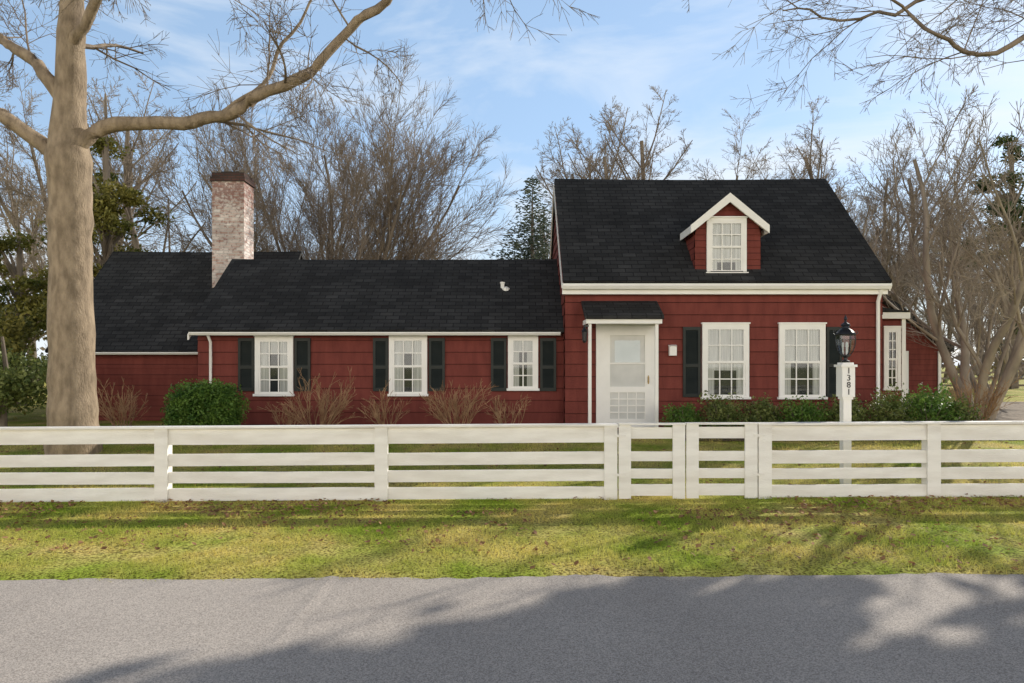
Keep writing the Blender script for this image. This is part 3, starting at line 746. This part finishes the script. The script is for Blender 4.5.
def spruce(x,y,H,R_,label,seed,mat='needle'):
    rg=random.Random(seed); z=.2; root=empty('spruce_tree',(x,y,z),label,'tree')
    b2=B(); b2.tube([V((x,y,0)),V((x,y,H*.5)),V((x,y,H))],[.2,.12,.01],8)
    b=B(); zz=.9
    while zz<H-.1:
        Rr=R_*(1-zz/H)**.8*rg.uniform(.8,1.15)+.06; nb=max(6,int(14*(1-zz/H)+5))
        for k in range(nb):
            an=2*math.pi*(k+rg.random())/nb; L=Rr*rg.uniform(.6,1.15); dr=V((math.cos(an),math.sin(an),0)); dz=-.12
            m_=max(3,int(L/.15))
            for q in range(m_):
                u=(q+.6)/m_; p=V((x,y,zz))+dr*L*u+V((0,0,dz*L*u+.22*u*u*L))
                for e in range(3):
                    pp=p+rv(rg)*.13; sd=V((-dr.y,dr.x,0))*rg.choice((-1,1)); tip=pp+(dr*.5+sd*rg.uniform(.2,1)+V((0,0,rg.uniform(-.4,.4)))).normalized()*.24
                    w_=V((0,0,.03)); b.quad(pp,(pp+tip)/2+w_,tip,(pp+tip)/2-w_)
        zz+=.24
    mk('trunk',b2,M['bark2'],root); mk('crown',b,M[mat],root)
spruce(.95,32,10.4,3.8,'soft grey-green spruce tree rising behind the cottage',1)
spruce(-13.0,33,9.5,2.6,'dark spruce tree behind the chimney wing',2)
spruce(-4.5,38,8.0,2.8,'dark spruce tree behind the low wing',3)

T=[B(),B()]; rg=random.Random(9)
cF=cfg(nc=[8,6,5],max=3,rmin=.018,st=[.2,.2],up=[.02,.05,.03],lr=.55)
for k in range(46):
    x=-85+170*(k+rg.random())/46; y=rg.uniform(66,95)
    grow(T,V((x,y,0)),V((0,0,1)),rg.uniform(6,10),.16,0,cF,rg)
T[0].f += [tuple(i+len(T[0].v) for i in f) for f in T[1].f]; T[0].v += T[1].v
for k in range(170):
    x=-95+190*rg.random(); leaves(T[0],x,rg.uniform(60,92),rg.uniform(.5,2.5),3,2,2.2,55,.8,rg,.1,.4)
mk('woodland',T[0],M['bark3'],kind='stuff',label='distant bare winter woodland',category='woodland',origin=(0,75,0))

ff=empty('rail_fence',(30,40,.2),'distant dark post and rail fence across the lawn','fence')
for z in (.35,.75,1.1):
    b=B(); b.box(22,46,40,40.05,z,z+.12); mk('rail',b,M['bark2'],ff)
for k in range(11):
    b=B(); b.box(22+2.4*k,22.16+2.4*k,39.93,40.0,.1,1.35); mk('post',b,M['bark2'],ff)

def blades(n_,x0,x1,y0,y1,seed,h=(.022,.05),cone=True):
    rs=np.random.RandomState(seed)
    xs_=rs.uniform(x0,x1,n_); ys_=rs.uniform(y0,y1,n_)
    V_=np.empty((n_*3,3)); c=0
    for x,y in zip(xs_,ys_):
        if cone and abs(x)>y*.8+.6: continue
        d=noise.noise(V((x*1.3,y*1.3,0)))+.5*noise.noise(V((x*5,y*5,2)))
        if d<-.28+rs.uniform(-.2,.2): continue
        if y<5.3 and rs.rand()>(y-5.06)/.2: continue
        z=g(x,y); hh=rs.uniform(*h)*(1+.7*d); an=rs.uniform(0,6.28); w=rs.uniform(.002,.0045); lean=rs.normal(0,.022,2)
        ca,sa=math.cos(an)*w,math.sin(an)*w
        V_[c]=(x-ca,y-sa,z-.003); V_[c+1]=(x+ca,y+sa,z-.003); V_[c+2]=(x+lean[0],y+lean[1],z+hh); c+=3
    return V_[:c]
A=np.concatenate([blades(110000,-7.5,7.5,5.07,8.3,1,(.018,.04)),blades(60000,-11,11,8.3,13.0,2,(.03,.06))])
me=bpy.data.meshes.new('grass'); nf=len(A)//3
me.from_pydata(A.tolist(),[],np.arange(nf*3).reshape(-1,3).tolist()); me.materials.append(M['grass'])
o=bpy.data.objects.new('grass',me); col.objects.link(o); o['kind']='stuff'; o['label']='short patchy winter lawn grass'; o['category']='grass'
rg=random.Random(31); b=B()
for k in range(6400):
    if k<2600: x=rg.uniform(-6.5,6.5); y=rg.gauss(7.55,.33)
    elif k<5000: x=rg.uniform(-6.5,6.5); y=rg.uniform(5.2,8)
    else: x=rg.uniform(-10,9); y=rg.uniform(8,14)
    if y<5.2: continue
    if y<8 and noise.noise(V((x*.7,y,4)))<-.15: continue
    z=g(x,y)+rg.uniform(.008,.035); sz=rg.uniform(.014,.036)
    n_=(rv(rg)*.6+V((0,0,1))).normalized(); u=n_.cross(rv(rg)).normalized(); w=n_.cross(u)
    p=V((x,y,z)); b.quad(p-u*sz,p-u*sz*.2+w*sz*.7,p+u*sz,p+u*sz*.1-w*sz*.6)
mk('fallen_leaves',b,M['litter'],kind='stuff',label='dry brown leaves scattered over the lawn',category='leaves',origin=(0,0,0))

# ---------------------------------------------------------------- light, sky, camera
EL=R(26); az=math.atan2(.75,.66)
S=Vector((math.cos(EL)*.75,math.cos(EL)*.66,math.sin(EL))).normalized()
sun=bpy.data.lights.new('sun','SUN'); sun.energy=5; sun.angle=R(.4); sun.color=(1,.94,.84)
so=bpy.data.objects.new('sun',sun); so.rotation_euler=S.to_track_quat('Z','Y').to_euler(); so.location=(10,10,12); col.objects.link(so)
w=bpy.data.worlds.new('World'); scene.world=w; w.use_nodes=True; t=w.node_tree; bg=t.nodes['Background']
def MR(src,a,b_,c,d,smooth=True):
    n=N(t,'ShaderNodeMapRange'); n.inputs['From Min'].default_value=a; n.inputs['From Max'].default_value=b_; n.inputs['To Min'].default_value=c; n.inputs['To Max'].default_value=d
    if smooth: n.interpolation_type='SMOOTHSTEP'
    t.links.new(src,n.inputs[0]); return n.outputs[0]
def MA(op,a,b_,clamp=False):
    n=N(t,'ShaderNodeMath',operation=op,use_clamp=clamp)
    t.links.new(a,n.inputs[0]); t.links.new(b_,n.inputs[1]); return n.outputs[0]
sk=N(t,'ShaderNodeTexSky'); sk.sky_type='NISHITA'; sk.sun_disc=False; sk.sun_elevation=EL; sk.sun_rotation=az; sk.air_density=1; sk.dust_density=.3; sk.ozone_density=1.5
tc=N(t,'ShaderNodeTexCoord'); mp=N(t,'ShaderNodeMapping'); mp.inputs['Scale'].default_value=(1.3,1.3,4.5); mp.inputs['Rotation'].default_value=(0,R(12),R(30))
t.links.new(tc.outputs['Generated'],mp.inputs[0])
n1=N(t,'ShaderNodeTexNoise',Scale=1.6,Detail=9,Roughness=.55,Distortion=.6); t.links.new(mp.outputs[0],n1.inputs['Vector'])
rp=N(t,'ShaderNodeValToRGB'); rp.color_ramp.elements[0].position=.48; rp.color_ramp.elements[1].position=.72
rp.color_ramp.elements[0].color=(0,0,0,1); rp.color_ramp.elements[1].color=(.95,.95,.95,1)
t.links.new(n1.outputs[0],rp.inputs[0])
sp=N(t,'ShaderNodeSeparateXYZ'); t.links.new(tc.outputs['Generated'],sp.inputs[0])
X_,Y_,Z_=sp.outputs
deep=N(t,'ShaderNodeVectorMath',operation='SCALE'); t.links.new(sk.outputs[0],deep.inputs[0]); t.links.new(MR(Z_,.5,.85,1.,.3),deep.inputs['Scale'])
# thin bluish veil brightening the lower sky
veil=N(t,'ShaderNodeMixRGB'); t.links.new(MR(Z_,.66,.45,0.,.5),veil.inputs[0]); t.links.new(deep.outputs[0],veil.inputs[1]); veil.inputs[2].default_value=(3.6,5.2,7.3,1)
front=MA('MULTIPLY',rp.outputs[0],MR(Z_,.66,.5,0.,1))
haze=MR(Z_,.32,0,0,.55)
facf=MA('ADD',front,haze,True)
mx=N(t,'ShaderNodeMixRGB'); t.links.new(facf,mx.inputs[0]); t.links.new(veil.outputs[0],mx.inputs[1]); mx.inputs[2].default_value=(6.2,6.6,7.0,1)
fill_band=MA('MULTIPLY',MR(Y_,.0,-.45,0,1),MR(Z_,.44,.24,0,1))  # bright low sky band added behind the camera to light the shaded facade
mx2=N(t,'ShaderNodeMixRGB'); t.links.new(fill_band,mx2.inputs[0]); t.links.new(mx.outputs[0],mx2.inputs[1]); mx2.inputs[2].default_value=(19,17.4,15.2,1)
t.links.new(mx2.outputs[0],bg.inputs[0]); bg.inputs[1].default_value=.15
cam=bpy.data.cameras.new('camera'); cam.lens=24.01; cam.sensor_width=36; cam.shift_y=.023; cam.clip_end=3000
co=bpy.data.objects.new('camera',cam); co.location=(0,0,1.6); co.rotation_euler=(R(90),0,0); col.objects.link(co); scene.camera=co
scene.view_settings.view_transform='Standard'; scene.view_settings.look='None'; scene.view_settings.exposure=0
